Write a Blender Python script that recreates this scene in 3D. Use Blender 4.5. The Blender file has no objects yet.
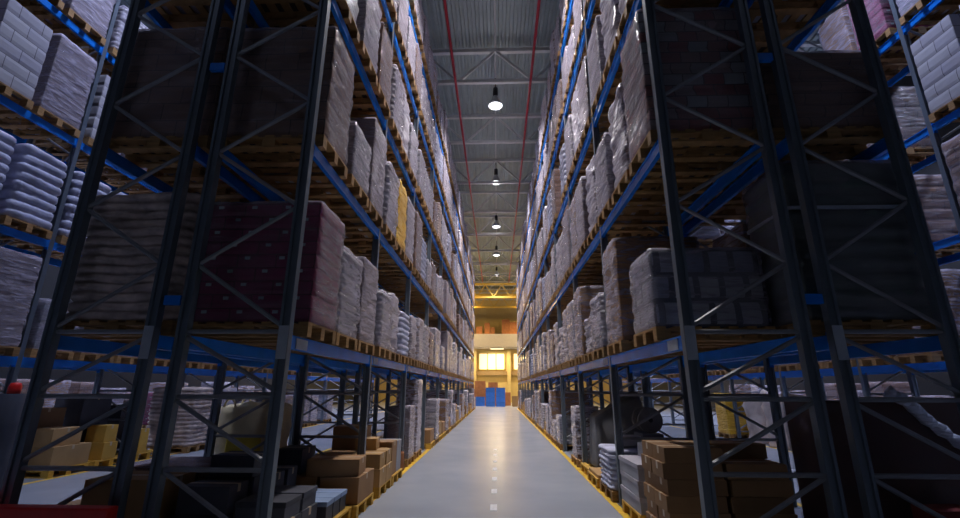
import bpy, bmesh, math, random
from mathutils import Matrix, Vector, noise

C = bpy.context.scene.collection
SC = bpy.context.scene
PI = math.pi
rnd = random.Random(11)

# ------------------------------------------------------------------ camera
EYE = 1.53
def make_camera():
    p, y, r = math.radians(15.923), math.radians(2.165), math.radians(0.217)
    fw = Vector((-math.sin(y) * math.cos(p), math.cos(y) * math.cos(p), math.sin(p)))
    rt = Vector((math.cos(y), math.sin(y), 0)); up = rt.cross(fw)
    rt2 = rt * math.cos(r) + up * math.sin(r); up2 = -rt * math.sin(r) + up * math.cos(r)
    cd = bpy.data.cameras.new('camera'); cam = bpy.data.objects.new('camera', cd); C.objects.link(cam)
    m = Matrix.Identity(4)
    for i in range(3):
        m[i][0], m[i][1], m[i][2] = rt2[i], up2[i], -fw[i]
    m.translation = Vector((0, 0, EYE))
    cam.matrix_world = m
    cd.sensor_width = 36; cd.lens = 453.94 / 960 * 36; cd.clip_end = 200; cd.clip_start = .05
    SC.camera = cam
make_camera()

# ------------------------------------------------------------------ world and exposure
w = bpy.data.worlds.new('World'); SC.world = w; w.use_nodes = True
w.node_tree.nodes['Background'].inputs[0].default_value = (.25, .3, .5, 1)
w.node_tree.nodes['Background'].inputs[1].default_value = .0
SC.view_settings.view_transform = 'Standard'
SC.view_settings.look = 'None'
SC.view_settings.gamma = 1
SC.view_settings.use_curve_mapping = False
SC.view_settings.exposure = -0.2

# lamp strengths (watts of the area light in each lamp)
AISLE_W, SIDE_W, OUTER_W, HALL_W, CROSS_FILL_W = 310, 185, 420, 380, 2.5
AISLE_C, SIDE_C, HALL_C = (1.0, .94, .96), (.62, .69, 1.0), (1.0, .66, .26)

# ------------------------------------------------------------------ materials
def nodes_of(name):
    m = bpy.data.materials.new(name); m.use_nodes = True
    return m, m.node_tree.nodes, m.node_tree.links, m.node_tree.nodes['Principled BSDF']

def mat(name, col, rough=.6, metal=0., vary=.12, scale=6., bump=0., bscale=20., stretch=(1, 1, 1), per_object=0.0, spec=.5):
    m, N, L, b = nodes_of(name)
    b.inputs['Roughness'].default_value = rough; b.inputs['Metallic'].default_value = metal
    b.inputs['Specular IOR Level'].default_value = spec
    tc = N.new('ShaderNodeTexCoord'); mp = N.new('ShaderNodeMapping'); mp.inputs['Scale'].default_value = stretch
    L.new(tc.outputs['Object'], mp.inputs['Vector'])
    nz = N.new('ShaderNodeTexNoise'); nz.inputs['Scale'].default_value = scale; nz.inputs['Detail'].default_value = 4
    L.new(mp.outputs[0], nz.inputs['Vector'])
    cr = N.new('ShaderNodeValToRGB')
    cr.color_ramp.elements[0].position = .3; cr.color_ramp.elements[1].position = .7
    cr.color_ramp.elements[0].color = [max(0, c * (1 - vary)) for c in col] + [1]
    cr.color_ramp.elements[1].color = [min(1, c * (1 + vary)) for c in col] + [1]
    L.new(nz.outputs[0], cr.inputs[0])
    last = cr.outputs[0]
    if per_object:
        oi = N.new('ShaderNodeObjectInfo'); hs = N.new('ShaderNodeHueSaturation')
        mr = N.new('ShaderNodeMapRange'); mr.inputs[3].default_value = 1 - per_object; mr.inputs[4].default_value = 1 + per_object
        L.new(oi.outputs['Random'], mr.inputs[0]); L.new(mr.outputs[0], hs.inputs['Value']); L.new(last, hs.inputs['Color'])
        last = hs.outputs[0]
    L.new(last, b.inputs['Base Color'])
    if bump:
        n2 = N.new('ShaderNodeTexNoise'); n2.inputs['Scale'].default_value = bscale; n2.inputs['Detail'].default_value = 5
        L.new(mp.outputs[0], n2.inputs['Vector'])
        bp = N.new('ShaderNodeBump'); bp.inputs['Strength'].default_value = bump; bp.inputs['Distance'].default_value = .02
        L.new(n2.outputs[0], bp.inputs['Height']); L.new(bp.outputs[0], b.inputs['Normal'])
    return m

def mat_cartons(name, col, col2, mortar, bw=.4, rh=.22, ms=.006, rough=.75, bias=0.):
    """stacked cartons: brick pattern on the upright faces (u = x + y, v = z)"""
    m, N, L, b = nodes_of(name)
    b.inputs['Roughness'].default_value = rough
    tc = N.new('ShaderNodeTexCoord'); sp = N.new('ShaderNodeSeparateXYZ'); ad = N.new('ShaderNodeMath'); cb = N.new('ShaderNodeCombineXYZ')
    L.new(tc.outputs['Object'], sp.inputs[0]); L.new(sp.outputs[0], ad.inputs[0]); L.new(sp.outputs[1], ad.inputs[1])
    L.new(ad.outputs[0], cb.inputs[0]); L.new(sp.outputs[2], cb.inputs[1])
    br = N.new('ShaderNodeTexBrick'); br.inputs['Scale'].default_value = 1
    br.inputs['Brick Width'].default_value = bw; br.inputs['Row Height'].default_value = rh
    br.inputs['Mortar Size'].default_value = ms; br.inputs['Bias'].default_value = bias
    br.inputs['Color1'].default_value = (*col, 1); br.inputs['Color2'].default_value = (*col2, 1); br.inputs['Mortar'].default_value = (*mortar, 1)
    L.new(cb.outputs[0], br.inputs['Vector'])
    oi = N.new('ShaderNodeObjectInfo'); hs = N.new('ShaderNodeHueSaturation'); mr = N.new('ShaderNodeMapRange')
    mr.inputs[3].default_value = .8; mr.inputs[4].default_value = 1.15
    L.new(oi.outputs['Random'], mr.inputs[0]); L.new(mr.outputs[0], hs.inputs['Value']); L.new(br.outputs[0], hs.inputs['Color'])
    L.new(hs.outputs[0], b.inputs['Base Color'])
    return m

def mat_film(name, col=(.58, .54, .65), lo=.0, hi=.50, rough=.15, scale=3., stretch=(1, 1, 6), gain=.8):
    """clear stretch film: partly see-through, wrinkled, shiny"""
    m, N, L, b = nodes_of(name)
    b.inputs['Base Color'].default_value = (*col, 1); b.inputs['Roughness'].default_value = rough
    tc = N.new('ShaderNodeTexCoord'); mp = N.new('ShaderNodeMapping'); mp.inputs['Scale'].default_value = stretch
    mp.inputs['Rotation'].default_value = (.55, .5, 0)
    oi = N.new('ShaderNodeObjectInfo'); va = N.new('ShaderNodeVectorMath'); va.operation = 'ADD'
    L.new(tc.outputs['Object'], va.inputs[0]); L.new(oi.outputs['Random'], va.inputs[1]); L.new(va.outputs[0], mp.inputs['Vector'])
    nz = N.new('ShaderNodeTexNoise'); nz.inputs['Scale'].default_value = scale; nz.inputs['Detail'].default_value = 5
    nz.inputs['Distortion'].default_value = .9
    L.new(mp.outputs[0], nz.inputs['Vector'])
    mr = N.new('ShaderNodeMapRange'); mr.inputs[1].default_value = .38; mr.inputs[2].default_value = .64
    mr.inputs[3].default_value = lo; mr.inputs[4].default_value = hi
    L.new(nz.outputs[0], mr.inputs[0])
    lw = N.new('ShaderNodeLayerWeight'); lw.inputs[0].default_value = .3
    ma = N.new('ShaderNodeMath'); ma.operation = 'MULTIPLY_ADD'; ma.use_clamp = True; ma.inputs[1].default_value = gain * .85
    L.new(lw.outputs['Facing'], ma.inputs[0]); L.new(mr.outputs[0], ma.inputs[2]); L.new(ma.outputs[0], b.inputs['Alpha'])
    bp = N.new('ShaderNodeBump'); bp.inputs['Strength'].default_value = 1.0; bp.inputs['Distance'].default_value = .05
    L.new(nz.outputs[0], bp.inputs['Height']); L.new(bp.outputs[0], b.inputs['Normal'])
    return m

def mat_emit(name, col, s):
    m, N, L, b = nodes_of(name)
    b.inputs['Base Color'].default_value = (*col, 1)
    b.inputs['Emission Color'].default_value = (*col, 1); b.inputs['Emission Strength'].default_value = s
    return m

def mat_floor():
    m, N, L, b = nodes_of('sealed_concrete')
    tc = N.new('ShaderNodeTexCoord')
    n1 = N.new('ShaderNodeTexNoise'); n1.inputs['Scale'].default_value = .7; n1.inputs['Detail'].default_value = 6
    L.new(tc.outputs['Object'], n1.inputs['Vector'])
    cr = N.new('ShaderNodeValToRGB'); cr.color_ramp.elements[0].position = .3; cr.color_ramp.elements[1].position = .72
    cr.color_ramp.elements[0].color = (.33, .365, .42, 1); cr.color_ramp.elements[1].color = (.41, .445, .50, 1)
    L.new(n1.outputs[0], cr.inputs[0]); L.new(cr.outputs[0], b.inputs['Base Color']); b.inputs['Specular IOR Level'].default_value = .32
    n2 = N.new('ShaderNodeTexNoise'); n2.inputs['Scale'].default_value = 2.2; n2.inputs['Detail'].default_value = 8
    L.new(tc.outputs['Object'], n2.inputs['Vector'])
    mr = N.new('ShaderNodeMapRange'); mr.inputs[1].default_value = .3; mr.inputs[2].default_value = .7
    mr.inputs[3].default_value = .21; mr.inputs[4].default_value = .25
    L.new(n2.outputs[0], mr.inputs[0]); L.new(mr.outputs[0], b.inputs['Roughness'])
    n3 = N.new('ShaderNodeTexNoise'); n3.inputs['Scale'].default_value = 5; n3.inputs['Detail'].default_value = 3
    L.new(tc.outputs['Object'], n3.inputs['Vector'])
    bp = N.new('ShaderNodeBump'); bp.inputs['Strength'].default_value = .015; bp.inputs['Distance'].default_value = .02
    L.new(n3.outputs[0], bp.inputs['Height']); L.new(bp.outputs[0], b.inputs['Normal'])
    return m

M = {
 'floor': mat_floor(),
 'upright': mat('upright_steel', (.15, .185, .225), .42, .35, .1, 4, per_object=.06),
 'brace': mat('brace_steel', (.26, .27, .29), .5, .25, .1),
 'beam': mat('beam_blue', (.008, .20, .74), .27, .0, .15, 3),
 'plate': mat('plate_grey', (.42, .47, .54), .5),
 'wood': mat('pallet_wood', (.36, .20, .07), .8, 0, .35, 5, .3, 30, (1, 1, 6), .18),
 'yellow_wood': mat('pallet_yellow', (.62, .36, .05), .75, 0, .25, 5, .2, 30, (1, 1, 6), .1),
 'ceiling': mat('sheet_metal', (.34, .40, .41), .5, .3, .08, 2),
 'truss': mat('truss_paint', (.60, .61, .61), .5, .2, .06),
 'red': mat('red_paint', (.42, .012, .03), .4),
 'bright_red': mat('red_guard', (.80, .022, .015), .4),
 'yellow': mat('yellow_line', (.75, .47, .03), .5, 0, .2, 8),
 'white_line': mat('white_line', (.72, .73, .74), .5, 0, .2, 12),
 'wall': mat('wall_cream', (.66, .51, .22), .8, 0, .06),
 'wall_grey': mat('wall_grey', (.016, .018, .022), .8, 0, .06),
 'slab': mat('slab_paint', (.40, .40, .44), .7, 0, .05),
 'black': mat('black_plastic', (.02, .02, .025), .5),
 'lamp_shell': mat('lamp_shell', (.55, .56, .58), .35, .5),
 'lamp_glow': mat_emit('lamp_glow', (.95, .96, 1.0), 3.0),
 'lamp_glow_warm': mat_emit('lamp_glow_warm', (1.0, .8, .45), 5.0),
 'window_glow': mat_emit('window_glow', (1.0, .82, .50), 1.1),
 'kraft': mat('kraft_board', (.33, .185, .085), .8, 0, .12, 3, per_object=.2),
 'kraft_light': mat('kraft_light', (.43, .26, .105), .8, 0, .12, 3, per_object=.15),
 'kraft_yellow': mat('kraft_yellow', (.62, .36, .06), .75, 0, .12, 3, per_object=.1),
 'tape': mat('packing_tape', (.55, .43, .27), .35),
 'grey_box': mat('grey_board', (.36, .37, .42), .7, 0, .1, 4, per_object=.1),
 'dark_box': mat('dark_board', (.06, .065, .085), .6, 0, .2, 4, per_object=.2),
 'blue_box': mat('blue_lid', (.26, .36, .55), .6, 0, .1, 4),
 'blue_crate': mat('blue_plastic', (.04, .20, .75), .45, 0, .1, 4, per_object=.12),
 'orange': mat('orange_goods', (.33, .135, .055), .7, 0, .2, 4, per_object=.2),
 'film': mat_film('stretch_film'),
 'film_thin': mat_film('stretch_film_thin', lo=.05, hi=.36),
 'film_thick': mat_film('shrink_hood', (.56, .53, .63), .26, .9, .22),
 'film_clear': mat_film('film_clear', (.54, .49, .57), .01, .16, gain=.9),
 'film_dark': mat_film('film_dusty', (.5, .55, .55), .12, .35, .3),
 'film_yellow': mat_film('yellow_film', (.80, .46, .04), .75, .95, .3),
 'cartons_white': mat_cartons('white_cartons', (.44, .43, .46), (.36, .35, .41), (.12, .11, .13), .4, .24),
 'cartons_brown': mat_cartons('brown_cartons', (.26, .14, .085), (.20, .105, .065), (.05, .03, .02), .38, .21),
 'cartons_burgundy': mat_cartons('burgundy_cartons', (.30, .018, .10), (.24, .015, .08), (.06, .008, .02), .4, .16),
 'cartons_redgrey': mat_cartons('red_grey_cartons', (.32, .05, .04), (.38, .44, .46), (.08, .06, .06), .22, .135),
 'cases_banded': mat_cartons('banded_cases', (.52, .53, .58), (.20, .23, .36), (.10, .11, .14), .26, .36, .035),
 'sacks': mat('woven_sacks', (.60, .58, .62), .6, 0, .2, 5, .35, 25, per_object=.12),
 'sacks_blue': mat('blue_white_sacks', (.52, .54, .70), .55, 0, .25, 4, .35, 25, per_object=.1),
 'sacks_tan': mat('tan_sacks', (.62, .50, .45), .65, 0, .45, 5, .35, 25, per_object=.1),
 'panel_white': mat('pale_board', (.46, .45, .51), .6, 0, .08, 3, per_object=.12),
 'panel_grey': mat('grey_panel', (.36, .37, .42), .6, 0, .12, 3, per_object=.12),
 'tarp': mat('green_grey_tarp', (.08, .115, .108), .5, 0, .25, 3, .4, 10),
 'tarp_grey': mat('grey_tarp', (.11, .115, .125), .5, 0, .25, 3, .4, 8),
 'cream_bag': mat('cream_bulk_bag', (.76, .64, .38), .7, 0, .15, 4, .3, 12),
 'pink_bag': mat('pale_bulk_bag', (.66, .55, .48), .7, 0, .15, 4, .3, 12),
 'yellow_print': mat('yellow_print', (.66, .50, .05), .6),
 'dark_crate': mat('dark_crate', (.085, .036, .026), .7, 0, .2, 3),
 'red_box': mat('red_box', (.30, .04, .03), .7),
 'film_dusty': mat_film('film_loose', (.4, .36, .40), .02, .12, .25, gain=.3),
 'film_shiny': mat_film('film_shiny', (.80, .84, 1.0), .9, 1.0, .15),
 'mauve': mat('mauve_board', (.27, .22, .24), .6, 0, .1, 3, per_object=.15),
 'girder': mat('girder_tan', (.34, .23, .11), .6),
 'lattice': mat('lattice_warm_light', (.62, .40, .06), .5),  # yellow stands in for the gold glow of the warm hall lamps
 'drum_wood': mat('drum_board', (.17, .165, .165), .7, 0, .2, 4),
}

# ------------------------------------------------------------------ mesh helpers
class MB:
    def __init__(s): s.v = []; s.f = []
    def add(s, v, f):
        o = len(s.v); s.v += [tuple(x) for x in v]; s.f += [tuple(i + o for i in q) for q in f]
    def box(s, x0, x1, y0, y1, z0, z1):
        s.add([(x0, y0, z0), (x1, y0, z0), (x1, y1, z0), (x0, y1, z0), (x0, y0, z1), (x1, y0, z1), (x1, y1, z1), (x0, y1, z1)],
              [(0, 3, 2, 1), (4, 5, 6, 7), (0, 1, 5, 4), (1, 2, 6, 5), (2, 3, 7, 6), (3, 0, 4, 7)])
    def bar(s, a, b, r, n=4, r2=None):
        a, b = Vector(a), Vector(b); d = (b - a).normalized()
        u = d.cross(Vector((0, 0, 1)) if abs(d.z) < .95 else Vector((0, 1, 0))).normalized(); v = d.cross(u)
        r2 = r if r2 is None else r2
        vs = []
        for p, q in ((a, r), (b, r2)):
            for i in range(n):
                t = 2 * PI * (i + .5) / n; vs.append(p + u * math.cos(t) * q + v * math.sin(t) * q)
        s.add(vs, [(i, (i + 1) % n, n + (i + 1) % n, n + i) for i in range(n)] + [tuple(range(n - 1, -1, -1)), tuple(range(n, 2 * n))])
    def lathe(s, prof, n=24, cap=True):
        vs = [(r * math.cos(2 * PI * i / n), r * math.sin(2 * PI * i / n), z) for r, z in prof for i in range(n)]
        fs = [(k * n + i, k * n + (i + 1) % n, (k + 1) * n + (i + 1) % n, (k + 1) * n + i) for k in range(len(prof) - 1) for i in range(n)]
        if cap: fs += [tuple(range(n - 1, -1, -1)), tuple(range((len(prof) - 1) * n, len(prof) * n))]
        s.add(vs, fs)
    def mesh(s, name, m, smooth=False, bevel=0.):
        me = bpy.data.meshes.new(name); me.from_pydata(s.v, [], s.f)
        bm = bmesh.new(); bm.from_mesh(me)
        bmesh.ops.recalc_face_normals(bm, faces=bm.faces)
        if bevel: bmesh.ops.bevel(bm, geom=list(bm.edges), offset=bevel, segments=2, affect='EDGES', profile=.6)
        bm.to_mesh(me); bm.free()
        if smooth:
            for p in me.polygons: p.use_smooth = True
        me.materials.append(m)
        return me

def link(name, me, parent=None, loc=(0, 0, 0), rz=0, label=None):
    o = bpy.data.objects.new(name, me); C.objects.link(o); o.location = loc; o.rotation_euler = (0, 0, rz)
    if parent: o.parent = parent
    if label: o['label'] = label
    return o
def thing(name, label, cat, loc=(0, 0, 0), rz=0, group=None):
    o = bpy.data.objects.new(name, None); C.objects.link(o); o.location = loc; o.rotation_euler = (0, 0, rz)
    o.empty_display_size = .2
    o['label'] = label; o['category'] = cat
    if group: o['group'] = group
    return o
def solid(name, me, label, cat, loc=(0, 0, 0), rz=0, group=None):
    o = link(name, me, None, loc, rz); o['label'] = label; o['category'] = cat
    if group: o['group'] = group
    return o
def struct(name, mb, m, loc=(0, 0, 0)):
    o = link(name, mb.mesh(name, m), None, loc); o['kind'] = 'structure'
    return o
def boxmesh(name, sx, sy, sz, m, bevel=.0):
    b = MB(); b.box(-sx / 2, sx / 2, -sy / 2, sy / 2, 0, sz); return b.mesh(name, m, bevel=bevel)

ORD = ['first', 'second', 'third', 'fourth', 'fifth', 'sixth', 'seventh', 'eighth', 'ninth', 'tenth', 'eleventh', 'twelfth']

# ------------------------------------------------------------------ measures of the place (metres)
LEVELS = [1.94, 3.95, 5.95, 8.02, 9.74]          # middle of the shelf beams
BH = .13
BAY = 2.8
NB = 12
YL, YR = 4.114, 4.152                            # front of the first frames
ROWS = {  # key: (aisle-side x, back x, first frame y, bays, phrase, shelf list)
 'L1': (-1.904, -2.97, YL, NB, 'left aisle rack', LEVELS),
 'R1': (1.675, 2.789, YR, NB, 'right aisle rack', LEVELS),
 'L2': (-4.239, -3.176, YL, NB, 'left back-to-back rack', LEVELS),
 'R2': (4.034, 2.965, YR, NB, 'right back-to-back rack', LEVELS),
 'L3': (-7.87, -8.95, 4.535, 9, 'far left rack', LEVELS[:4]),
 'R3': (7.64, 8.72, 4.505, 9, 'far right rack', LEVELS[:4]),
}
XW, Y0W, Y1W, HC = 15.5, -5.0, 54.0, 13.2
ROOF_RIB = .25

# ------------------------------------------------------------------ the building
b = MB(); b.box(-XW, XW, Y0W, Y1W, -.2, 0); struct('floor', b, M['floor'])
b = MB(); n = int(2 * XW / ROOF_RIB)
vs = []; fs = []
for i in range(n):
    x = -XW + i * ROOF_RIB
    for dx, dz in ((0, 0), (.10, 0), (.125, .07), (.225, .07)):
        vs += [(x + dx, Y0W, HC + dz), (x + dx, Y1W, HC + dz)]
fs = [(2 * k, 2 * k + 1, 2 * k + 3, 2 * k + 2) for k in range(len(vs) // 2 - 1)]
b.add(vs, fs); b.box(-XW, XW, Y0W, Y1W, HC + .15, HC + .3); struct('ceiling', b, M['ceiling'])
b = MB(); b.box(-XW - .2, -XW, Y0W, Y1W, 0, HC); struct('wall_left', b, M['wall_grey'])
b = MB(); b.box(XW, XW + .2, Y0W, Y1W, 0, HC); struct('wall_right', b, M['wall_grey'])
b = MB(); b.box(-XW, XW, Y0W - .2, Y0W, 0, HC); struct('wall_back', b, M['wall_grey'])
b = MB(); b.box(-XW, XW, Y1W, Y1W + .2, 0, HC); struct('wall_far', b, M['wall'])
# mezzanine and beam on the far wall
b = MB(); b.box(-XW, XW, 50.6, Y1W, 5.95, 7.35); struct('trim_mezzanine', b, M['slab'])
b = MB(); b.box(-XW, XW, 53.6, Y1W, 3.0, 3.45); struct('trim_girder', b, M['girder'])
for i, x in enumerate((-6.6, -2.6, 1.35, 5.3)):
    b = MB(); b.box(x - .2, x + .2, 53.3, 53.7, 0, 5.95); struct('trim_%d' % (i + 1), b, M['wall'])
for i, (x0, x1) in enumerate(((-6.2, -3.0), (-2.1, .85), (1.9, 4.9))):
    b = MB(); b.box(x0, x1, 53.9, 53.96, 3.65, 5.45); o = struct('window_%d' % (i + 1), b, M['window_glow'])
    f = MB()
    for k in range(4):
        xx = x0 + (x1 - x0) * k / 3; f.box(xx - .05, xx + .05, 53.82, 53.95, 3.6, 5.5)
    f.box(x0, x1, 53.82, 53.95, 3.58, 3.68); f.box(x0, x1, 53.82, 53.95, 5.42, 5.52)
    link('window_frame', f.mesh('window_frame', M['wall']), o)
# roof trusses, every 4 m
tr = MB()
zb, zt = 11.72, 12.98
tr.box(-XW, XW, -.06, .06, zb - .06, zb + .06); tr.box(-XW, XW, -.07, .07, zt - .07, zt + .07)
k = -12
while k * 1.28 < XW:
    if abs(k * 1.28) < XW and abs((k + 1) * 1.28) < XW:
        a = (k * 1.28, 0, zt if k % 2 == 0 else zb); c = ((k + 1) * 1.28, 0, zb if k % 2 == 0 else zt)
        tr.bar(a, c, .05, 4)
    k += 1
tme = tr.mesh('roof_truss', M['truss'])
for k in range(-1, 11):
    o = link('roof_truss', tme, None, (0, 13.4 + 4 * k, 0)); o['kind'] = 'structure'
# lattice girders of the far hall, warm lamp light put into their yellow
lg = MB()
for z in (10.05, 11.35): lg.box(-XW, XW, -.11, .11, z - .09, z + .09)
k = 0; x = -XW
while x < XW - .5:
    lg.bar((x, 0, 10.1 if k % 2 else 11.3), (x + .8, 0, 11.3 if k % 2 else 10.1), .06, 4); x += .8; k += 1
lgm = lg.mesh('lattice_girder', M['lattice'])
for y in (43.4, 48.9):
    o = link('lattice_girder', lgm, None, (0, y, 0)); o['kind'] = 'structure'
# floor markings
for nm, x in (('trim_yellow_line_left', -1.80), ('trim_yellow_line_right', 1.60), ('trim_yellow_line_far_left', -4.36), ('trim_yellow_line_far_right', 4.16),
              ('trim_yellow_line_outer_left', -7.74), ('trim_yellow_line_outer_right', 7.52)):
    b = MB(); b.box(x - .05, x + .05, 3.9, 38.2, 0, .003); struct(nm, b, M['yellow'])
for nm, x, st, ln, wd in (('trim_white_dashes', -.06, 1.0, .32, .09), ('trim_white_dashes_left', -5.95, 2.2, 1.1, .12), ('trim_white_dashes_right', 5.85, 2.2, 1.1, .12)):
    b = MB(); y = 4.6
    while y < 13.0:
        b.box(x - wd / 2, x + wd / 2, y, y + ln, 0, .003); y += st
    struct(nm, b, M['white_line'])

# ------------------------------------------------------------------ ceiling lamps
SHELL = MB(); SHELL.lathe([(.07, .46), (.09, .42), (.12, .36), (.22, .24), (.33, .05), (.35, 0), (.33, .0), (.30, .05), (.20, .22), (.08, .36)], 28, cap=False)
SHELL_ME = SHELL.mesh('lamp_shade', M['lamp_shell'], True)
b = MB(); b.lathe([(.32, 0.012), (.25, -.02), (.12, -.04), (.01, -.045)], 28, cap=True); DIFF_ME = b.mesh('diffuser', M['lamp_glow'], True)
b = MB(); b.lathe([(.32, 0.012), (.25, -.02), (.12, -.04), (.01, -.045)], 28, cap=True); DIFFW_ME = b.mesh('diffuser_warm', M['lamp_glow_warm'], True)
b = MB(); b.lathe([(.03, .80), (.11, .78), (.12, .5), (.08, .44)], 20); DRV_ME = b.mesh('driver_housing', M['black'], True)
b = MB(); b.bar((0, 0, .78), (0, 0, 1.35), .02, 8); POLE_ME = b.mesh('hanger', M['black'])
def lamp(x, y, z, watts, col, label, group, warm=False, size=.5):
    t = thing('high_bay_lamp', label, 'lamp', (x, y, z), 0, group)
    for nm_, me_ in (('lamp_shade', SHELL_ME), ('diffuser', DIFFW_ME if warm else DIFF_ME), ('driver_housing', DRV_ME)):
        link(nm_, me_, t).scale = (.8, .8, 1); h = link('hanger', POLE_ME, t); h.scale.z = ((1.232 if x == 0 else HC + .03 - z) - .78) / .57
    h.location.z = .78 - .78 * h.scale.z
    ld = bpy.data.lights.new('lamp_light', 'AREA'); ld.shape = 'DISK'; ld.size = size; ld.energy = watts; ld.color = col
    ld.spread = math.radians(112)
    lo = bpy.data.objects.new('lamp_light', ld); C.objects.link(lo); lo.parent = t; lo.location = (0, 0, -.06)
    ud = bpy.data.lights.new('lamp_spill', 'POINT'); ud.shadow_soft_size = .12; ud.energy = watts * (.35 if warm else .045); ud.color = col
    uo = bpy.data.objects.new('lamp_spill', ud); C.objects.link(uo); uo.parent = t; uo.location = (0, 0, -.3)
    if warm: ld.spread = math.radians(170)
LZ = 11.85
for k in range(6):
    y = 8.3 + 6.7 * k
    lamp(0.0, y, LZ, AISLE_W, AISLE_C, 'white bell-shaped ceiling lamp over the middle aisle, %s from the near end' % ORD[k], 'ceiling lamps over the middle aisle')
for s, nm in ((-1, 'left'), (1, 'right')):
    for k in range(5):
        lamp(s * 5.95, 7.2 + 6.7 * k, LZ, SIDE_W, SIDE_C, 'ceiling lamp over the %s side aisle behind the racks, %s from the near end' % (nm, ORD[k]), 'ceiling lamps over the %s side aisle' % nm)
    for k in range(4):
        lamp(s * 12.2, 7.2 + 8 * k, LZ, OUTER_W, SIDE_C, 'ceiling lamp over the %s outer aisle by the wall, %s from the near end' % (nm, ORD[k]), 'ceiling lamps over the %s outer aisle' % nm)
    lamp(s * 6.2, .3, LZ, 17 if s < 0 else 3, SIDE_C, 'added unseen fill lamp at the near mouth of the %s side aisle' % nm, 'added fill lamps at the near end')  # added out of view to brighten the near frames and floor
    lamp(s * 7.0, -3.0, LZ, CROSS_FILL_W, SIDE_C, 'added unseen fill lamp over the cross aisle at the near end, %s side' % nm, 'added fill lamps over the cross aisle')  # added behind the camera as dim ambient fill
for k, (x, y) in enumerate(((-6.5, 42.0), (-3.3, 42.0), (3.3, 42.0), (6.5, 42.0), (-3.3, 48.2), (3.3, 48.2))):
    lamp(x, y, 10.4, HALL_W, HALL_C, 'warm yellow ceiling lamp over the far hall, %s' % ('far left of the near row', 'left of the near row', 'right of the near row', 'far right of the near row', 'left of the back row', 'right of the back row')[k], 'warm lamps over the far hall', True)
# warm wall lamps under the mezzanine
for k, x in enumerate((-3.9, 0.0, 3.9)):
    t = thing('strip_lamp', 'warm strip lamp under the mezzanine at the far end, %s' % ('left', 'middle', 'right')[k], 'lamp', (x, 52.2, 5.86), 0, 'strip lamps under the mezzanine')
    link('housing', boxmesh('housing', 1.6, .18, .09, M['lamp_shell']), t)
    link('tube', boxmesh('tube', 1.5, .1, .04, M['lamp_glow_warm']), t, (0, 0, -.04))
    ld = bpy.data.lights.new('strip_light', 'AREA'); ld.shape = 'RECTANGLE'; ld.size = 1.5; ld.size_y = .2; ld.energy = 220; ld.color = (1.0, .80, .48)
    lo = bpy.data.objects.new('strip_light', ld); C.objects.link(lo); lo.parent = t; lo.location = (0, 0, -.08)
# sprinkler pipes and the lamp cable conduit
for nm, x in (('left', -1.36), ('right', 1.2)):
    b = MB(); b.bar((x, Y0W + .3, 11.62), (x, 44, 11.62), .042, 12)
    for k in range(14): b.bar((x, 3.4 + 3 * k, 11.62), (x, 3.4 + 3 * k, 11.50), .02, 6)
    solid('sprinkler_pipe', b.mesh('sprinkler_pipe', M['red'], True), 'long red sprinkler pipe under the roof on the %s side of the middle aisle' % nm, 'pipe')
b = MB(); b.bar((0, Y0W + .3, 13.12), (0, 44, 13.12), .035, 8)
solid('conduit', b.mesh('conduit', M['truss'], True), 'thin grey conduit under the roof above the row of lamps', 'pipe')

# ------------------------------------------------------------------ pallet racks
UPH = 11.0
def upright_mesh():
    b = MB()  # a channel with lips, open to the back, on a foot plate
    pr = [(-.05, 0), (-.024, 0), (-.019, .016), (.019, .016), (.024, 0), (.05, 0), (.05, .08), (.028, .08), (.028, .07), (.041, .07), (.041, .012), (.027, .012), (.022, .027), (-.022, .027), (-.027, .012), (-.041, .012), (-.041, .07), (-.028, .07), (-.028, .08), (-.05, .08)]
    n = len(pr)
    vs = [(x, y, z) for z in (0.008, UPH) for x, y in pr]
    b.add(vs, [(i, (i + 1) % n, n + (i + 1) % n, n + i) for i in range(n)] + [tuple(range(n, 2 * n))])
    b.box(-.07, .07, -.03, .11, 0, .008)
    return b.mesh('upright', M['upright'])
UP_ME = upright_mesh()
def bracing_mesh(ax, bx):
    b = MB(); s = 1 if bx > ax else -1
    xa, xb = ax + s * .07, bx - s * .07; r = .021
    for a, c in ((.3, .85), (.9, 1.43), (1.5, 1.99)): b.bar((xa, .04, a), (xb, .04, c), r, 6)
    z = 2.07; left = True
    while z + .61 < UPH - .2:
        b.bar((xa if left else xb, .04, z), (xb if left else xa, .04, z + .605), r, 6); z += .605; left = not left
    for z in (.24, .85, 1.45, 2.03, UPH - .2): b.bar((xa, .04, z), (xb, .04, z), r, 6)
    return b.mesh('bracing', M['brace'])
b = MB(); b.box(-.025, .025, .0, BAY - .08, -BH / 2, BH / 2)
b.box(-.031, .031, .0, .012, -.10, .09); b.box(-.031, .031, BAY - .092, BAY - .08, -.10, .09)
b.box(-.04, -.025, .0, BAY - .08, BH / 2 - .02, BH / 2 - .005)
BEAM = b; BEAM_ME = b.mesh('beam', M['beam'])
PLATE_ME = boxmesh('location_plate', .09, .006, .30, M['plate'])
PLATEB_ME = boxmesh('shelf_plate', .006, .26, .10, M['plate'])
SPACER_ME = boxmesh('row_spacer', .16, .05, .09, M['beam'])
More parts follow.
